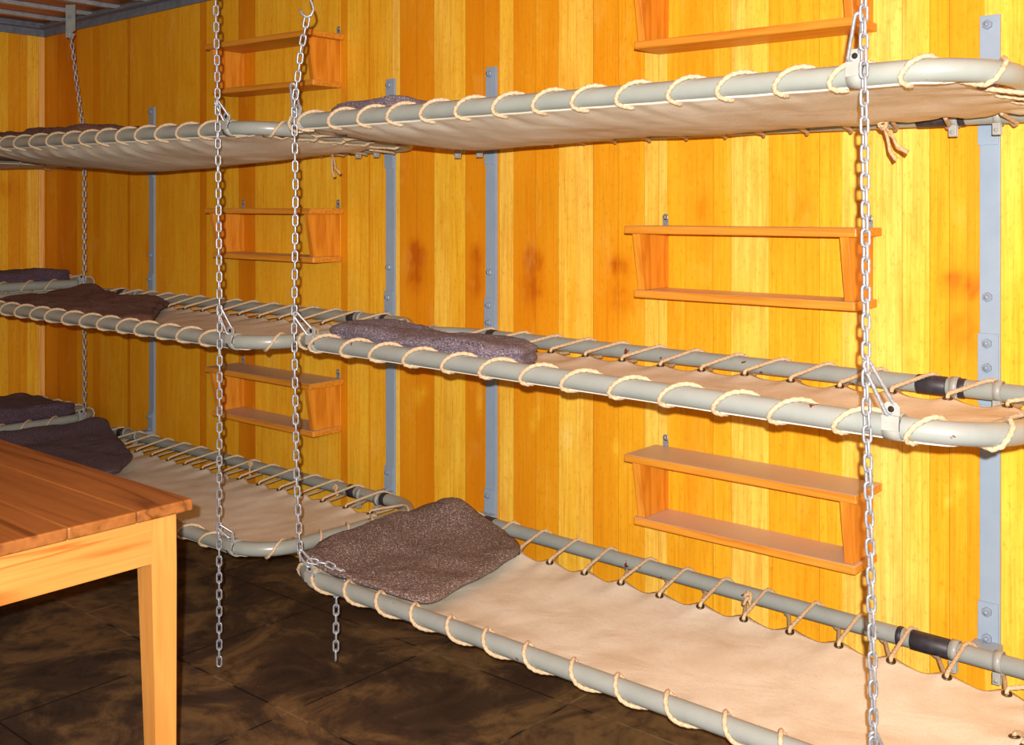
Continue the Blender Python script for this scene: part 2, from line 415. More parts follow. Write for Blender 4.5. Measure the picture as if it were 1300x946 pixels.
def wall_rail(x, w, label, tubes):
    t = empty('wall_rail', (x, 0, 0.30), label, 'wall rail', None)
    zt = 1.785 if x > 1 else 1.80
    b = MB(); b.box((-w / 2, -0.009, 0.04), (w / 2, 0.0, zt - .30), 0.001); b.obj('bar', M['rail'], t)
    for z1, z0 in ((1.672, 1.49), (1.062, 0.90), (0.452, 0.335)):
        b = MB().box((-w / 2 - 0.003, -0.0135, z0 - .30), (w / 2 - 0.003, -0.0092, z1 - .30), 0.0008)
        b.obj('splice_plate', M['rail'], t)
    for z, d in ((zt - 0.022, .009), (1.652, .0135), (1.145, .009), (1.04, .0135), (0.985, .0135), (0.432, .0135), (0.372, .0135)):
        hexbolt(MB(), -0.004, -d, z - .30).obj('bolt', M['bolt'], t)
    for zz in tubes:
        z = zz - .30
        br = MB().box((-0.030, -0.0785, z - 0.010), (0.030, -0.0138, z + 0.006), 0.001)
        br.obj('support_bracket', M['rail'], t)
        for dx in (-0.046, 0.046):
            c = MB(); ring(c, dx, -0.10, z, 'x', 0.0203, 0.0232, 0.017)
            c.box((dx - 0.0085, -0.112, z - 0.044), (dx + 0.0085, -0.107, z - 0.0215), 0.001)
            c.box((dx - 0.0085, -0.1215, z - 0.044), (dx + 0.0085, -0.1165, z - 0.018), 0.001)
            c.cyl((dx, -0.126, z - 0.034), (dx, -0.100, z - 0.034), 0.0045, 8)
            c.obj('pipe_clip', M['plate'], t)
    return t
wall_rail(-2.003, 0.040, 'narrow blue-grey steel rail bolted to the wood wall beside the corner, leftmost of the four', (1.565, 0.975, 0.368))
wall_rail(-0.467, 0.044, 'blue-grey steel wall rail in the middle of the wall, left of the close pair', (1.565, 0.970, 0.365))
wall_rail(0.002, 0.044, 'blue-grey steel wall rail in the middle of the wall, right of the close pair', (1.550, 0.948, 0.372))
wall_rail(1.515, 0.044, 'wide bright blue-grey steel rail at the right end of the wall by the chain', (1.549, 0.948, 0.360))

# ---------------------------------------------------------------- box shelves
shelf_mesh = {}
def eyelet():
    b = MB(); ring(b, 0, 0, 0.012, 'y', 0.004, 0.009, 0.002)
    b.box((-0.009, -0.001, -0.012), (0.009, 0.001, 0.006)); b.cyl((0, -0.001, 0.012), (0, -0.006, 0.012), 0.0035, 8)
    return b.mesh('hanging_eyelet')
EYE = eyelet()
def shelf(x, z, label, skew=0.0, hgt=0.174):
    """x = left end, z = underside of the lower board"""
    t = empty('wall_shelf', (x, 0, z), label, 'shelf', None); t.rotation_euler = (0, skew, 0)
    L = 0.625
    if not shelf_mesh:
        shelf_mesh['u'] = MB().prism([(-0.012, -0.001), (L + 0.012, -0.001), (L + 0.012, -0.158), (-0.012, -0.158)], 'z', 0, 0.021, 0.003).mesh('upper_board')
        shelf_mesh['l'] = MB().prism([(0.0, -0.001), (L, -0.001), (L, -0.126), (L - 0.004, -0.132), (0.004, -0.132), (0, -0.126)], 'z', 0, 0.021, 0.003).mesh('lower_board')
    h = hgt
    link('upper_board', shelf_mesh['u'], M['shelf'], t, (0, 0, h))
    link('lower_board', shelf_mesh['l'], M['shelf'], t, (0, 0, 0))
    for sx in (0.010, L - 0.032):
        MB().prism([(-0.001, 0.0212), (-0.122, 0.0212), (-0.150, h - .0002), (-0.001, h - .0002)], 'x', sx, sx + 0.022, 0.0015).obj('side_panel', M['shelf_side'], t)
    for sx in (0.022, L - 0.02):
        link('hanging_eyelet', EYE, M['zinc'], t, (sx, -0.0015, h + 0.0325))
    return t
XR, XL = 0.628, -1.357
shelf(XR, 1.780, 'box shelf above the top right bunk, cut off by the top edge of the photo', R(0.4), 0.17)
shelf(XR, 1.105, 'open pine box shelf between the top and middle bunks on the right')
shelf(XR, 0.487, 'open pine box shelf between the middle and bottom bunks on the right', R(0.1))
shelf(XL, 1.798, 'small pine box shelf above the top bunk at the left, crossed by the two chains', R(0.9))
shelf(XL, 1.157, 'small pine box shelf hanging between the top and middle left bunks', R(0.2))
shelf(XL, 0.534, 'small pine box shelf hanging between the middle and bottom left bunks', R(-0.0))

# ---------------------------------------------------------------- bunks
TR_ = 0.0200
class Loop:
    """rounded-rectangle centre line, parametrised by arc length, counter-clockwise from the near-left corner"""
    def __init__(s, x0, x1, y0, y1, r, zf, n=10):
        P = []
        for cx, cy, a0 in ((x1 - r, y0 + r, -90), (x1 - r, y1 - r, 0), (x0 + r, y1 - r, 90), (x0 + r, y0 + r, 180)):
            for k in range(n + 1):
                a = R(a0 + 90 * k / n); P.append((cx + r * math.cos(a), cy + r * math.sin(a)))
        Q = []
        for i, p in enumerate(P):
            q = P[(i + 1) % len(P)]; d = math.hypot(q[0] - p[0], q[1] - p[1]); m = max(1, int(d / 0.06))
            for k in range(m): Q.append((p[0] + (q[0] - p[0]) * k / m, p[1] + (q[1] - p[1]) * k / m))
        s.P = [Vector((x, y, zf(x, y))) for x, y in Q]; s.n = len(Q); s.cum = [0]
        for i in range(s.n): s.cum.append(s.cum[-1] + (s.P[(i + 1) % s.n] - s.P[i]).length)
        s.L = s.cum[-1]
    def at(s, t):
        t %= s.L
        lo, hi = 0, s.n
        while hi - lo > 1:
            m = (lo + hi) // 2
            if s.cum[m] <= t: lo = m
            else: hi = m
        a, b = s.P[lo], s.P[(lo + 1) % s.n]; u = (t - s.cum[lo]) / max(1e-9, s.cum[lo + 1] - s.cum[lo])
        T = (b - a).normalized(); O = Vector((T.y, -T.x, 0)).normalized()
        return a.lerp(b, u), T, O
    def nearest(s, p):
        best = min(range(s.n), key=lambda i: (s.P[i].xy - p.xy).length)
        bt, bd = s.cum[best], 9
        for k in range(-20, 21):
            t = s.cum[best] + k * 0.004; d = (s.at(t)[0].xy - p.xy).length
            if d < bd: bt, bd = t, d
        return bt % s.L

GR = None
def grommet_mesh():
    b = MB()
    pts = [(0.0085 * math.cos(a), 0.0085 * math.sin(a), 0) for a in [2 * math.pi * k / 16 for k in range(16)]]
    b.tube(pts, 0.0026, 6, closed=True)
    return b.mesh('grommet')
GR = grommet_mesh()
def disc_mesh():
    b = MB(); b.cyl((0, 0, -0.0006), (0, 0, 0.0008), 0.0078, 14); return b.mesh('eyelet_opening')
DISC = disc_mesh()

def bunk(loc, L, W, zf, label, rotz=0, sag=0.03, seed=0, near_in=-0.005, far_in=0.105, style=0, tube='tube', rope_r=0.0044, end_in=0.055, tapes=(), plates=(), knots=(), rcorner=0.14, gaps=0.116, hump=None, ends=()):
    t = empty('bunk', loc, label, 'bunk bed', None, rotz)
    lp = Loop(0, L, -W, 0, rcorner, zf)
    MB().tube(lp.P, TR_, 20, closed=True).obj('frame', M[tube], t)
    rn = random.Random(seed)
    # canvas: grid whose rim is scalloped between the eyelets
    x0, x1, y0, y1 = end_in, L - end_in, -W + near_in, -far_in
    nx = 2 * int(L / 0.03); ny = 26
    cw, ch = x1 - x0, y1 - y0
    nlong = max(2, round((cw - 0.16) / gaps)); nshort = max(2, round((ch - 0.12) / gaps))
    def rim(x, y):
        """corner rounding of the sheet"""
        rc = 0.075
        dx = max(0, rc - (x - x0), rc - (x1 - x)); dy = max(0, rc - (y - y0), rc - (y1 - y))
        if dx > 0 and dy > 0:
            d = math.hypot(dx, dy); m = max(dx, dy)
            kx = dx * m / d; ky = dy * m / d
            nxp = (x0 + rc - kx) if x < (x0 + x1) / 2 else (x1 - rc + kx)
            nyp = (y0 + rc - ky) if y < (y0 + y1) / 2 else (y1 - rc + ky)
            return nxp, nyp
        return x, y
    gp = []   # eyelets, counter-clockwise from near left
    for k in range(nlong + 1): gp.append((x0 + 0.08 + (cw - 0.16) * k / nlong, y0 + (0.022 if near_in < 0.01 else 0.016), 'n'))
    for k in range(nshort + 1): gp.append((x1 - 0.016, y0 + 0.07 + (ch - 0.14) * k / nshort, 'r'))
    for k in range(nlong + 1): gp.append((x1 - 0.08 - (cw - 0.16) * k / nlong, y1 - 0.016, 'f'))
    for k in range(nshort + 1): gp.append((x0 + 0.016, y1 - 0.07 - (ch - 0.14) * k / nshort, 'l'))
    def surf(x, y):
        u = min(1, max(0, (x - x0) / cw)); v = min(1, max(0, (y - y0) / ch))
        bz = (min(1, 4 * u * (1 - u) * 1.6) ** 0.8) * (min(1, 4 * v * (1 - v)) ** 0.75)
        z = zf(x, y) - 0.0145 - (0.008 if near_in < 0.01 else 0.0) * (1 - smooth(y0, y0 + .05, y)) - sag * bz
        z += 0.004 * noise.noise(Vector((x * 5, y * 7, seed))) + 0.002 * noise.noise(Vector((x * 17, y * 11, seed + 5)))
        if hump:
            for hx, hy, hs, hr in hump: z += hs * math.exp(-(((x - hx) / hr) ** 2 + ((y - hy) / hr) ** 2))
        # puckers running in from the eyelets
        ed = min(x - x0, x1 - x, y - y0, y1 - y)
        if ed < 0.12:
            fade = (1 - ed / 0.12) ** 1.5
            if y - y0 == ed or y1 - y == ed: ph = (x - x0 - 0.08) / ((cw - 0.16) / nlong)
            else: ph = (y - y0 - 0.07) / ((ch - 0.14) / nshort)
            z += 0.0045 * fade * math.cos(2 * math.pi * ph) + 0.0015 * fade * math.sin(4 * math.pi * ph + seed)
        if near_in < 0.01:      # the near hem is pulled tight up against the underside of the tube
            w = 1 - smooth(0.004, 0.05, y - y0); z = z * (1 - w) + (zf(x, y) - 0.0200) * w
        return z
    V = []
    for i in range(nx + 1):
        for j in range(ny + 1):
            u, v = i / nx, j / ny
            v = 0.5 - 0.5 * math.cos(math.pi * v) * (0.35) - 0.65 * (0.5 - v) if True else v
            x = x0 + cw * u; y = y0 + ch * min(1, max(0, v))
            rx, ry = rim(x, y)
            # scallop
            ph = math.cos(2 * math.pi * (x - x0 - 0.08) / ((cw - 0.16) / nlong)); sc = 0.006 * (0.5 - 0.5 * ph)
            if j == 0: ry += sc * (0.4 if near_in < 0.01 else 1)
            if j == ny: ry -= sc * 1.6
            ph = math.cos(2 * math.pi * (y - y0 - 0.07) / ((ch - 0.14) / nshort)); sc = 0.006 * (0.5 - 0.5 * ph)
            if i == 0: rx += sc
            if i == nx: rx -= sc
            V.append(Vector((rx, ry, surf(rx, ry))))
    F = [(i * (ny + 1) + j, (i + 1) * (ny + 1) + j, (i + 1) * (ny + 1) + j + 1, i * (ny + 1) + j + 1) for i in range(nx) for j in range(ny)]
    cv = link('canvas', mesh('canvas', V, F, True), M['canvas'], t)
    sd = cv.modifiers.new('cloth_thickness', 'SOLIDIFY'); sd.thickness = 0.0022; sd.offset = -1
    GP = []
    for gx, gy, sd_ in gp:
        z = surf(gx, gy) + 0.0012
        p = Vector((gx, gy, z)); GP.append((p, sd_))
        e = 0.01
        nrm = Vector((-(surf(gx + e, gy) - surf(gx - e, gy)) / (2 * e), -(surf(gx, gy + e) - surf(gx, gy - e)) / (2 * e), 1)).normalized()
        o = link('grommet', GR, M['brass'], cv, p); o.rotation_euler = Vector((0, 0, 1)).rotation_difference(nrm).to_euler()
        d = link('grommet_opening', DISC, M['hole'], cv, p - nrm * 0.0004); d.rotation_euler = o.rotation_euler
    # lacing rope: through each eyelet from below, round the tube, back over the top to the next eyelet
    pts = []
    rr = TR_ + rope_r
    n = len(GP)
    for i in range(n):
        p, sd_ = GP[i]; q, sd2 = GP[(i + 1) % n]
        s0 = lp.nearest(p); s1 = lp.nearest(q)
        if s1 < s0 - 0.3: s1 += lp.L
        ds = s1 - s0
        jt = rn.uniform(-0.05, 0.05)
        if sd_ == 'n': fr = ((262, -0.03), (232, -0.09), (205, -0.08), (180, -0.02), (155, 0.06), (130, 0.16), (110, 0.25), (88, 0.35), (60, 0.46), (30, 0.56), (0, 0.68), (-28, 0.80)) if style == 0 else ((60, -0.05), (90, 0.0), (120, 0.04), (150, 0.08), (180, 0.13), (210, 0.20), (235, 0.29), (258, 0.40), (280, 0.52))
        elif sd_ == 'f' and style == 1: fr = ((300, 0.42), (260, 0.55), (220, 0.68), (180, 0.80), (140, 0.90), (100, 0.96), (70, 0.98))
        elif sd_ == 'f': fr = ((300, 0.22), (260, 0.30), (220, 0.38), (180, 0.46), (140, 0.54), (100, 0.62), (70, 0.70))
        else: fr = ((300, 0.12), (260, 0.16), (220, 0.20), (180, 0.26), (140, 0.34), (100, 0.42), (60, 0.52))
        if sd_ == 'n' and style == 1:
            pts.append(p - Vector((0, 0, 0.006))); pts.append(p + Vector((0, 0, 0.006)))
        else:
            pts.append(p + Vector((0, 0, 0.0045))); pts.append(p - Vector((0, 0, 0.006)))
        if sd_ == 'n' and sd2 == 'r' and loc[0] < -0.5: fr = ()      # the rope runs straight on under the sheet here
        for a, f_ in fr:
            c, T, O = lp.at(s0 + (f_ + jt) * ds)
            pts.append(c + (-O * math.cos(R(a)) + Vector((0, 0, 1)) * math.sin(R(a))) * rr)
        if sd_ != 'n': pts.append(q + (lp.at(s1)[2] * 0.006) + Vector((0, 0, 0.009)))
    # smooth
    sm = []; fine = loc[0] > -0.5
    for i in range(len(pts) - 1):
        a, b = pts[i], pts[i + 1]
        m = max(1, min(3, int((b - a).length / 0.02))) if not fine else max(1, int((b - a).length / 0.0034))
        for k in range(m): sm.append(a.lerp(b, k / m))
    sm.append(pts[-1])
    MB().tube(sm, rope_r, 12 if fine else 7, strand=0.30 if fine else 0.0).obj('lacing_rope', M['rope'], t)
    for (a, b) in tapes:
        c = MB(); pp = [lp.at(s)[0] for s in []]
        y = 0
        c.tube([(a, 0, zf(a, 0)), (a + 0.002, 0, zf(a, 0)), (b - 0.002, 0, zf(b, 0)), (b, 0, zf(b, 0))], [TR_ + .0006, TR_ + .0020, TR_ + .0020, TR_ + .0006], 20)
        c.obj('tape_wrap', M['tape'], t)
    for px_, lean in plates:
        z = zf(px_, -W)
        c = MB(); ring(c, px_, -W, z, 'x', TR_ + 0.0002, TR_ + 0.0036, 0.030, 0, 2 * math.pi, 24)
        c.prism([(px_ - 0.015, z + TR_ - 0.002), (px_ + 0.015, z + TR_ - 0.002), (px_ + 0.015, z + TR_ + 0.016), (px_ + 0.008, z + TR_ + 0.024), (px_ - 0.008, z + TR_ + 0.024), (px_ - 0.015, z + TR_ + 0.016)], 'y', -W - 0.014, -W - 0.018, 0.0005)
        c.prism([(px_ - 0.015, z - 0.004), (px_ + 0.015, z - 0.004), (px_ + 0.015, z + TR_ + 0.002), (px_ - 0.015, z + TR_ + 0.002)], 'y', -W - 0.0142, -W - 0.0245, 0.0008)
        pl = c.obj('hanger_plate', M['plate'], t)
        h = MB().cyl((px_, -W - 0.0186, z + TR_ + 0.012), (px_, -W - 0.0136, z + TR_ + 0.012), 0.0055, 12)
        h.obj('plate_hole', M['hole'], pl)
    for kx, ky, kz, fl_ in knots:      # knotted rope ends
        c = MB()
        for a in range(3):
            c.tube([(kx + 0.008 * math.cos(b + a) , ky + 0.004 * math.sin(b * 2), kz + 0.008 * math.sin(b + a) + 0.003 * a) for b in [2 * math.pi * q / 12 for q in range(12)]], 0.0036, 6, closed=True)
        for dx, ln in fl_:
            c.tube([(kx, ky, kz), (kx + dx * 0.4, ky - 0.006, kz - ln * 0.35), (kx + dx * 0.6, ky - 0.008, kz - ln * 0.75), (kx + dx, ky - 0.004, kz - ln)], [0.0036, 0.0036, 0.0038, 0.0055], 7)
        c.obj('rope_knot', M['ropeend'], t)
    return t

def plane(zn0, zn1, zf0, zf1, L, W):
    """height of the frame relative to its origin from the heights of its four corners"""
    def f(x, y):
        u = x / L; v = -y / W
        return (zf0 * (1 - u) + zf1 * u) * (1 - v) + (zn0 * (1 - u) + zn1 * u) * v
    return f
WB = 0.65
TAPE_R = lambda x0: ((1.385 - x0, 1.452 - x0), (1.474 - x0, 1.492 - x0), (0.075 - x0, 0.105 - x0))
TAPE_L = lambda x0: ((-2.003 - x0 - 0.10, -2.003 - x0 - 0.062), (-0.467 - x0 - 0.105, -0.467 - x0 - 0.068), (-0.467 - x0 + .062, -0.467 - x0 + .085))
def rb(x0, x1, z, zn0, zn1, zf0, zf1, label, **kw):
    L = x1 - x0
    return bunk((x0, -0.10, z), L, WB, plane(zn0 - z, zn1 - z, zf0 - z, zf1 - z, L, WB), label, **kw)
top_right = rb(-0.125, 1.735, 1.56, 1.580, 1.575, 1.560, 1.549, 'top right canvas bunk seen from below, laced to a grey tube frame', sag=0.030, seed=1, tapes=TAPE_R(-.125), plates=((-0.012 + .125, 0), (1.515 + .125, 0)), hump=[(0.42, -0.33, -0.016, 0.28), (1.60, -0.40, 0.016, 0.22)],
              knots=[(1.50, -WB + 0.12 + .35, -0.035, ((0.03, 0.075), (0.055, 0.06)))])
mid_right = rb(-0.085, 1.745, 0.96, 0.995, 0.972, 0.955, 0.945, 'middle right canvas bunk with a rust-chipped near tube and a rolled blanket at its head', sag=0.022, seed=2, tapes=TAPE_R(-.085), plates=((0.045 + .085, 0), (1.578 + .085, 0)), far_in=0.10, tube='tube_chipped')
low_right = rb(-0.085, 1.745, 0.37, 0.370, 0.362, 0.378, 0.355, 'bottom right canvas bunk with a wide view of its tan sheet and grey-brown blanket', sag=0.02, seed=3, tapes=((1.34 + .085, 1.352 + .085), (1.372 + .085, 1.458 + .085), (0.06 + .085, 0.10 + .085)), plates=((0.04 + .085, 0), (1.56 + .085, 0)), near_in=0.022, far_in=0.105, style=1, tube='tube_chipped',
              knots=[(1.06, -0.03, 0.0, ((0.015, 0.02), (-0.012, 0.02)))])
top_left = rb(-2.25, -0.20, 1.57, 1.600, 1.576, 1.565, 1.555, 'top left canvas bunk with wrinkled underside, between the corner and the middle chains', sag=0.048, seed=4, tapes=TAPE_L(-2.25), plates=((-0.335 + 2.25, 0),),
             knots=[(1.70, -0.10, -0.035, ((0.02, 0.08), (0.05, 0.07)))], hump=[(1.0, -0.33, -0.025, 0.4)])
mid_left = rb(-2.25, -0.20, 0.97, 0.978, 0.967, 0.976, 0.970, 'middle left canvas bunk with a brown blanket on its far half', sag=0.022, seed=5, tapes=TAPE_L(-2.25), plates=((-0.315 + 2.25, 0),))
low_left = rb(-2.25, -0.20, 0.37, 0.372, 0.380, 0.362, 0.370, 'bottom left canvas bunk partly hidden by the wooden table', sag=0.022, seed=6, tapes=TAPE_L(-2.25), plates=((-0.315 + 2.25, 0),),
             knots=[(1.15, -0.035, 0.012, ((0.01, 0.045),)), (1.66, -0.05, 0.012, ((0.02, 0.02),))])
# bunks along the end wall (their long side runs towards the viewer)
for z, lab in ((1.565, 'top bunk on the end wall, almost hidden behind the top left bunk'), (1.012, 'middle bunk on the end wall with a dark folded blanket, behind the brown blanket'), (0.405, 'bottom bunk on the end wall, lying beyond the bottom left bunk')):
    L = 1.90
    # local +x -> world -y, local -y (near side) -> world +x ... rotation of -90 degrees about Z then mirrored by choosing the origin
    bunk((WL + 0.03, -0.065 - L, z), L, WB - 0.01, plane(0, 0, 0, 0, L, WB), lab, rotz=R(90), sag=0.02, seed=int(z * 10), plates=((L - 0.10, 0),))

# ---------------------------------------------------------------- chains
PITCH, WIRE = 0.0237, 0.0027
def link_mesh():
    ri = 0.0064; hl = PITCH / 2 + WIRE - ri * 0.999
    P = []
    for k in range(9): a = R(-90 + 180 * k / 8 + 90); P.append((ri * math.cos(a), 0, hl + ri * math.sin(a)))
    for k in range(9): a = R(180 + 180 * k / 8); P.append((ri * math.cos(a), 0, -hl + ri * math.sin(a)))
    return MB().tube(P, WIRE, 8, closed=True).mesh('chain_link')
LINK = link_mesh()
def snap_hook(parent, top, bottom, toward=(0, 0)):
    """carabiner: a narrow pear-shaped wire loop with a gate"""
    a, b = Vector(top), Vector(bottom); ax = (a - b); Ln = ax.length; ax.normalize()
    side = Vector((math.cos(R(YAW)), math.sin(R(YAW)), 0)); side = (side - ax * side.dot(ax)).normalized()
    P = []
    rb_, rt = 0.0100, 0.0062
    for k in range(11): an = R(-200 + 220 * k / 10); P.append(b + ax * (rb_ - 0.004 + rb_ * math.sin(an)) + side * rb_ * math.cos(an))
    for k in range(9): an = R(0 + 180 * k / 8); P.append(a + ax * (-rt + 0.004 + rt * math.sin(an)) + side * rt * math.cos(an))
    c = MB().tube(P, 0.0034, 8, closed=True)
    h = c.obj('snap_hook', M['zinc'], parent)
    h.location = -parent.location if parent.parent is None else (0, 0, 0)
    return h
def chain(path, label, hooks=(), tails=(), first_twist=0):
    path = [Vector(p) for p in path]
    t = empty('hanging_chain', path[0], label, 'chain', None)
    def lay(pts, skip=0):
        cum = [0]
        for a, b in zip(pts, pts[1:]): cum.append(cum[-1] + (b - a).length)
        n = int(cum[-1] / PITCH)
        for k in range(n):
            s = (k + 0.5) * PITCH; i = max(j for j in range(len(cum)) if cum[j] <= s); i = min(i, len(pts) - 2)
            p = pts[i].lerp(pts[i + 1], (s - cum[i]) / (cum[i + 1] - cum[i]))
            d = (pts[i] - pts[i + 1]).normalized()
            q = Vector((0, 0, 1)).rotation_difference(d) @ Quaternion((0, 0, 1), R(YAW + 8 + 90 * (k % 2)) + 0.12 * math.sin(k * 1.7))
            o = bpy.data.objects.new('chain_link', LINK); COL.objects.link(o); o.parent = t
            o.location = p - path[0]; o.rotation_euler = q.to_euler()
    lay(path)
    for tl in tails: lay([Vector(p) for p in tl])
    for a, b in hooks: snap_hook(t, a, b)
    return t
LINK.materials.append(M['zinc'])
YC = -0.792
def bracket(x, y, zb, label, rotz=0):
    """bent steel hanger dropping from a joist, with a bolt and a notch that holds the first link"""
    t = empty('ceiling_bracket', (x, y, zb), label, 'ceiling bracket', 'brackets holding the bunk chains', rotz)
    H = 2.262 - zb
    MB().prism([(-0.02, 0), (0.012, 0), (0.022, 0.016), (0.006, 0.022), (0.022, 0.034), (0.022, H), (-0.022, H), (-0.022, 0.004)], 'y', -0.003, 0.003, 0.0006).obj('plate', M['plate'], t)
    b = MB(); hexbolt(b, -0.002, -0.003, H * 0.62, 0.008); b.obj('bolt', M['bolt'], t)
    return t
Z_HOOK = 0.033
def hk(x, y, ztube, x2=None, lift=0.062):
    """carabiner from the plate hole up to a link of the chain"""
    return ((x if x2 is None else x2, YC, ztube + TR_ + 0.020 + lift), (x, y, ztube + TR_ + 0.018))
YP = -0.750 - 0.0175
# left bunk chain
chain([(-0.350, YC, 2.16), (-0.350, YC, 1.95), (-0.342, YC, 1.72), (-0.330, YC, 1.0), (-0.333, YC, 0.40), (-0.332, YC, 0.050)], 'galvanised chain at the right end of the left bunks, its loose end near the floor',
      hooks=[((-0.345, YC, 1.650), (-0.330, YP, 1.600)), ((-0.332, YC, 1.062), (-0.315, YP, 0.994)), ((-0.332, YC, 0.445), (-0.310, YP, 0.418))])
bracket(-0.350, YC, 2.135, 'small steel ceiling bracket above the chain at the right end of the left bunks')
# right bunk, left chain: comes off an open hook, slants, then hangs straight and doubles back along the bottom tube
cA = chain([(0.060, YC, 1.842), (0.036, YC, 1.765), (0.006, YC, 1.615), (0.012, YC, 1.40), (0.006, YC, 1.03), (0.016, YC, 0.65), (0.030, YC, 0.45), (0.033, YC, 0.418)], 'galvanised chain hung from an open hook at the left end of the right bunks',
      hooks=[((0.000, YC, 1.672), (-0.016, YP, 1.606)), ((0.010, YC, 1.070), (0.043, YP, 1.020)), ((0.030, YC, 0.450), (0.042, YP, 0.410))],
      tails=[[(0.040, -0.772, 0.423), (0.075, -0.742, 0.416), (0.115, -0.722, 0.400), (0.118, -0.716, 0.375)], [(0.098, -0.724, 0.352), (0.095, -0.724, 0.345), (0.093, -0.724, 0.140)]])
hb = MB()
P = [(0.0, 0, 0.30), (0.0, 0, 0.055), (0.010, 0, 0.035), (0.014, 0, 0.018), (0.008, 0, 0.004), (-0.004, 0, -0.001), (-0.015, 0, 0.006), (-0.022, 0, 0.020)]
cs, sn = math.cos(R(YAW)), math.sin(R(YAW))
P = [(p[0] * cs, p[0] * sn, p[2]) for p in P]
hb.tube(P, 0.0034, 8); hb.obj('open_hook', M['zinc'], cA, (0.004, 0, 0.002))
bracket(0.064, YC, 2.135, 'small steel ceiling bracket above the open hook at the head of the right bunks')
# right bunk, right chain
chain([(1.540, YC, 2.16), (1.541, YC, 1.60), (1.544, YC, 1.30), (1.545, YC, 1.03), (1.552, YC, 0.77), (1.557, YC, 0.54), (1.558, YC, 0.20)], 'large galvanised chain hanging at the foot of the right bunks, nearest the viewer',
      hooks=[((1.532, YC, 1.672), (1.512, YP, 1.600)), ((1.546, YC, 1.082), (1.580, YP, 1.000)), ((1.557, YC, 0.46), (1.567, YP, 0.40))])
bracket(1.540, YC, 2.135, 'small steel ceiling bracket above the large chain at the foot of the right bunks')
# end wall bunks' chain by the corner
XC3 = WL + 0.03 + 0.64 + 0.044
chain([(-2.325, -0.215, 2.135), (-2.315, -0.190, 1.90), (XC3, -0.165, 1.66), (XC3, -0.165, 0.30)], 'thin grey chain near the corner holding up the end wall bunks')
bracket(-2.325, -0.215, 2.115, 'grey steel bracket bolted under the ceiling near the corner, holding the thin chain', R(35))
# left end chain of the left bunks (outside the picture on the left)

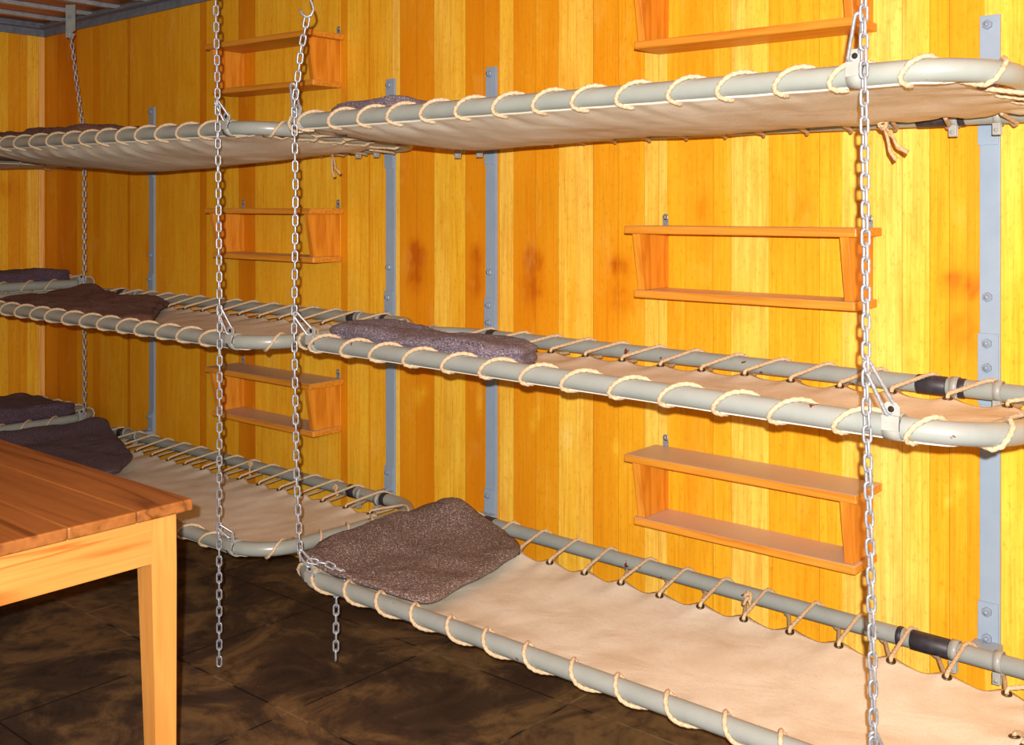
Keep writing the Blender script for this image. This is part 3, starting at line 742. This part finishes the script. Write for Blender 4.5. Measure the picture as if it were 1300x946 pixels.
# ---------------------------------------------------------------- blankets
def blanket(outline, zb, th, label, mat, hfun=None, seed=0, layers=3, rough=0.006, group=None, stitch=None, name='folded_blanket', inset=0.02):
    """outline: world xy corners; zb(x,y): height of what it lies on; th: thickness"""
    # densify + round the outline
    P = [Vector((a, b)) for a, b in outline]
    Q = []
    n = len(P)
    for i in range(n):
        p0, p1, p2 = P[i - 1], P[i], P[(i + 1) % n]
        c = min(0.05, (p1 - p0).length * 0.3, (p2 - p1).length * 0.3)
        a = p1 + (p0 - p1).normalized() * c; b = p1 + (p2 - p1).normalized() * c
        for k in range(5):
            s = k / 4; Q.append(a * (1 - s) ** 2 + p1 * 2 * s * (1 - s) + b * s * s)
    D = []
    for i in range(len(Q)):
        a, b = Q[i], Q[(i + 1) % len(Q)]; m = max(1, int((b - a).length / 0.012))
        for k in range(m): D.append(a.lerp(b, k / m))
    C = sum(D, Vector((0, 0))) / len(D)
    n = len(D)
    D2 = []
    for i, d in enumerate(D):
        o = (d - C).normalized(); D2.append(d + o * 0.008 * noise.noise(Vector((d.x * 14, d.y * 14, seed))))
    D = D2
    org = Vector((C.x, C.y, zb(C.x, C.y)))
    rings = []
    # bottom centre -> edge -> top centre ; (scale towards centre, height fraction, bulge)
    rings.append((0.6, 0.0, 0)); rings.append((0.92, 0.0, 0))
    ns = 4 * layers
    for k in range(ns + 1):
        f = k / ns
        bul = 0.006 * abs(math.sin(math.pi * f * layers)) ** 0.7 * (1.7 if layers > 2 else 1) - 0.007 * (abs(2 * f - 1)) ** 5
        rings.append((1.0, 0.02 + 0.90 * f, bul))
    m = 16
    for k in range(1, m): 
        s = 1 - k / m
        rings.append((s, None, 0))
    V = []
    for s, f, bul in rings:
        for i, d in enumerate(D):
            o = d - C; ol = o.length
            if f is None:
                e = (1 - s) * ol
                x = C + o * s
                hf = 0.92 + 0.08 * min(1, e / 0.03) ** 0.5
            else:
                x = C + o * s + o.normalized() * (bul - (0.012 * noise.noise(Vector((d.x * 9, d.y * 9, seed + f * 3)))) * f)
                hf = f
            base = zb(x.x, x.y)
            z = base + th * hf
            w = hf
            z += w * rough * (1.6 * noise.noise(Vector((x.x * 7, x.y * 9, seed))) + 0.8 * noise.noise(Vector((x.x * 19, x.y * 15, seed + 9))) + 0.25 * noise.noise(Vector((x.x * 60, x.y * 60, seed))))
            if hfun: z += w * hfun(x.x, x.y)
            V.append(Vector((x.x, x.y, z)) - org)
    F = []
    for r in range(len(rings) - 1):
        for i in range(n):
            j = (i + 1) % n; F.append((r * n + i, r * n + j, (r + 1) * n + j, (r + 1) * n + i))
    V.append(Vector((0, 0, th + (hfun(C.x, C.y) if hfun else 0)))); top = len(V) - 1
    V.append(Vector((0, 0, 0))); bot = len(V) - 1
    for i in range(n):
        j = (i + 1) % n
        F.append(((len(rings) - 1) * n + i, (len(rings) - 1) * n + j, top)); F.append((j, i, bot))
    o = link(name, mesh(name, V, F, True), M[mat], None, org)
    tag(o, label, 'blanket', group)
    if stitch:   # blanket stitches along one outline stretch
        i0, i1, hgt = stitch; c = MB()
        e = [k for k in range(n)]
        k0, k1 = int(n * i0), int(n * i1)
        rtop = 2 + ns
        zig = []
        for kk, k in enumerate(range(k0, k1)):
            a = V[rtop * n + (k % n)]; b = V[(rtop + 2) * n + (k % n)]
            dn = V[(rtop - 4) * n + (k % n)]
            zig += [a + Vector((0, 0, .001)), a.lerp(b, 0.25) + Vector((0, 0, 0.0025)), a + Vector((0, 0, .001)), dn + (dn - Vector((0, 0, dn.z))).normalized() * 0.001]
        c.tube(zig, 0.0011, 4); c.obj('stitched_hem', M['stitch'], o)
    return o
# bottom right: spread over the head of the bunk, lifted where it crosses the end tube
blanket([(-0.105, -0.60), (-0.03, -0.745), (0.20, -0.725), (0.41, -0.700), (0.37, -0.46), (0.32, -0.235), (0.12, -0.12), (-0.105, -0.125)], lambda x, y: 0.368 + 0.026 * (1 - smooth(-0.05, 0.10, x)) + 0.014 * (1 - smooth(-.74, -.69, y)), 0.022,
        'thick grey-brown wool blanket spread over the head of the bottom right bunk', 'wool_grey', hfun=lambda x, y: 0.050 * gauss(x, y, 0.02, -0.19, 0.10, 0.09) + 0.012 * gauss(x, y, -.05, -.38, .12), seed=2, layers=1, rough=0.008)
# middle right: folded several times, long bundle
blanket([(0.025, -0.70), (0.30, -0.722), (0.60, -0.722), (0.675, -0.67), (0.61, -0.52), (0.42, -0.46), (0.03, -0.52)], lambda x, y: 0.962 - 0.012 * smooth(-.70, -.60, y) * smooth(0.0, .2, x), 0.078,
        'thick grey blanket folded into a long bundle on the middle right bunk', 'wool_slate', hfun=lambda x, y: -0.012 * smooth(0.3, 0.65, x) + 0.005 * math.sin(x * 14), seed=5, layers=3, rough=0.008, stitch=(0.30, 0.42, 0))
blanket([(-2.20, -0.690), (-1.06, -0.70), (-0.97, -0.62), (-1.30, -0.40), (-1.54, -0.21), (-2.20, -0.20)], lambda x, y: 0.962, 0.026,
        'brown wool blanket with a stitched hem spread on the middle left bunk', 'wool_brown', hfun=lambda x, y: 0.040 * gauss(x, y, -2.17, -0.23, 0.14, 0.10) + 0.014 * gauss(x, y, -1.75, -.34, .15) , seed=8, layers=1, rough=0.011, stitch=(0.46, 0.70, 0))
blanket([(-2.24, -0.70), (-1.75, -0.71), (-1.42, -0.60), (-1.38, -0.52), (-1.55, -0.36), (-1.80, -0.26), (-2.22, -0.11)], lambda x, y: 0.374 + 0.030 * (1 - smooth(-2.2, -2.06, x)), 0.016,
        'dark purple-brown blanket spread at the far end of the bottom left bunk', 'wool_dark', seed=11, layers=1, rough=0.007)
blanket([(-2.93, -1.0), (-2.40, -1.0), (-2.385, -0.60), (-2.39, -0.17), (-2.90, -0.16)], lambda x, y: 1.004 + .014 * smooth(-2.5, -2.40, x), 0.052,
        'dark folded blanket on the middle end wall bunk, behind the pale tube', 'wool_dark', seed=13, layers=2, rough=0.009, hfun=lambda x, y: 0.02 * gauss(x, y, -2.5, -.3, .2, .1))
blanket([(-2.93, -1.1), (-2.395, -1.1), (-2.385, -0.60), (-2.38, -0.16), (-2.90, -0.15)], lambda x, y: 0.400 + .014 * smooth(-2.5, -2.40, x), 0.052,
        'dark folded blanket on the bottom end wall bunk, in the corner of the room', 'wool_dark', seed=15, layers=2, rough=0.009, hfun=lambda x, y: 0.03 * gauss(x, y, -2.6, -.5, .3, .3))
blanket([(0.00, -0.68), (0.30, -0.68), (0.26, -0.36), (0.00, -0.34)], lambda x, y: 1.545, 0.090,
        'slate-grey blanket on the top right bunk, only its upper edge showing above the tube', 'wool_slate', seed=17, layers=2, rough=0.006)
blanket([(-2.12, -0.66), (-1.38, -0.66), (-1.34, -0.35), (-2.12, -0.30)], lambda x, y: 1.545, 0.108,
        'dark brown blanket on the top left bunk, a thin line above the tube', 'wool_brown', seed=19, layers=2, rough=0.010)

# ---------------------------------------------------------------- table
tb = empty('wooden_table', (-0.45, -1.70, 0), 'pine table with a shade-tinted dark top and pale rails in the lower left foreground', 'table')
TX0, TX1, TY0, TY1 = -1.25, 0.348, -2.10, -1.315
ox, oy = -0.45, -1.70
bd = [TY1, TY1 - 0.125, TY1 - 0.265, TY1 - 0.405, TY1 - 0.56, TY1 - 0.67, TY0]
for i, (a, b) in enumerate(zip(bd, bd[1:])):
    o = MB().box((TX0 - ox, b - oy + 0.0004, 0.728), (TX1 - ox, a - oy - 0.0004, 0.752), 0.0035).obj('top_board', M['table_top'], tb)
    # each board keeps its own grain
    for v in o.data.vertices: v.co.z += 0
AX = TX1 - 0.016
MB().box((AX - 0.022 - ox, TY0 + 0.09 - oy, 0.635), (AX - 0.001 - ox, TY1 - 0.083 - oy, 0.7275), 0.001).obj('apron', M['table_apron'], tb)
MB().box((TX0 + 0.038 - ox, TY0 + 0.09 - oy, 0.635), (TX0 + 0.017 - ox + .04, TY1 - 0.083 - oy, 0.7275), 0.001).obj('apron', M['table_apron'], tb)
for yy in (TY1 - 0.055, TY0 + 0.035):
    MB().box((TX0 + 0.08 - ox, yy - oy, 0.635), (AX - 0.055 - ox, yy + 0.02 - oy, 0.7275), 0.001).obj('apron', M['shelf'], tb)
lw = 0.056
for lx, sx in ((AX - lw, 1), (TX0 + 0.016, -1)):
    for ly, sy in ((TY1 - 0.028 - lw, 1), (TY0 + 0.028, -1)):
        x0, x1, y0, y1 = lx - ox, lx + lw - ox, ly - oy, ly + lw - oy
        tx = 0.016
        bx0, bx1 = (x0 + tx, x1) if sx > 0 else (x0, x1 - tx); by0, by1 = (y0 + tx, y1) if sy > 0 else (y0, y1 - tx)
        bm = bmesh.new()
        lv = [[bm.verts.new(p) for p in ((a0, c0, z), (a1, c0, z), (a1, c1, z), (a0, c1, z))] for a0, a1, c0, c1, z in ((bx0, bx1, by0, by1, 0.0221), (x0, x1, y0, y1, 0.62), (x0, x1, y0, y1, 0.7275))]
        bm.faces.new(lv[0][::-1]); bm.faces.new(lv[2])
        for q in range(2):
            for k in range(4): bm.faces.new((lv[q][k], lv[q][(k + 1) % 4], lv[q + 1][(k + 1) % 4], lv[q + 1][k]))
        bmesh.ops.bevel(bm, geom=[e for e in bm.edges if abs(e.verts[0].co.z - e.verts[1].co.z) > .05], offset=0.002, segments=2, affect='EDGES')
        MB().frombm(bm).obj('leg', M['table_leg'], tb)
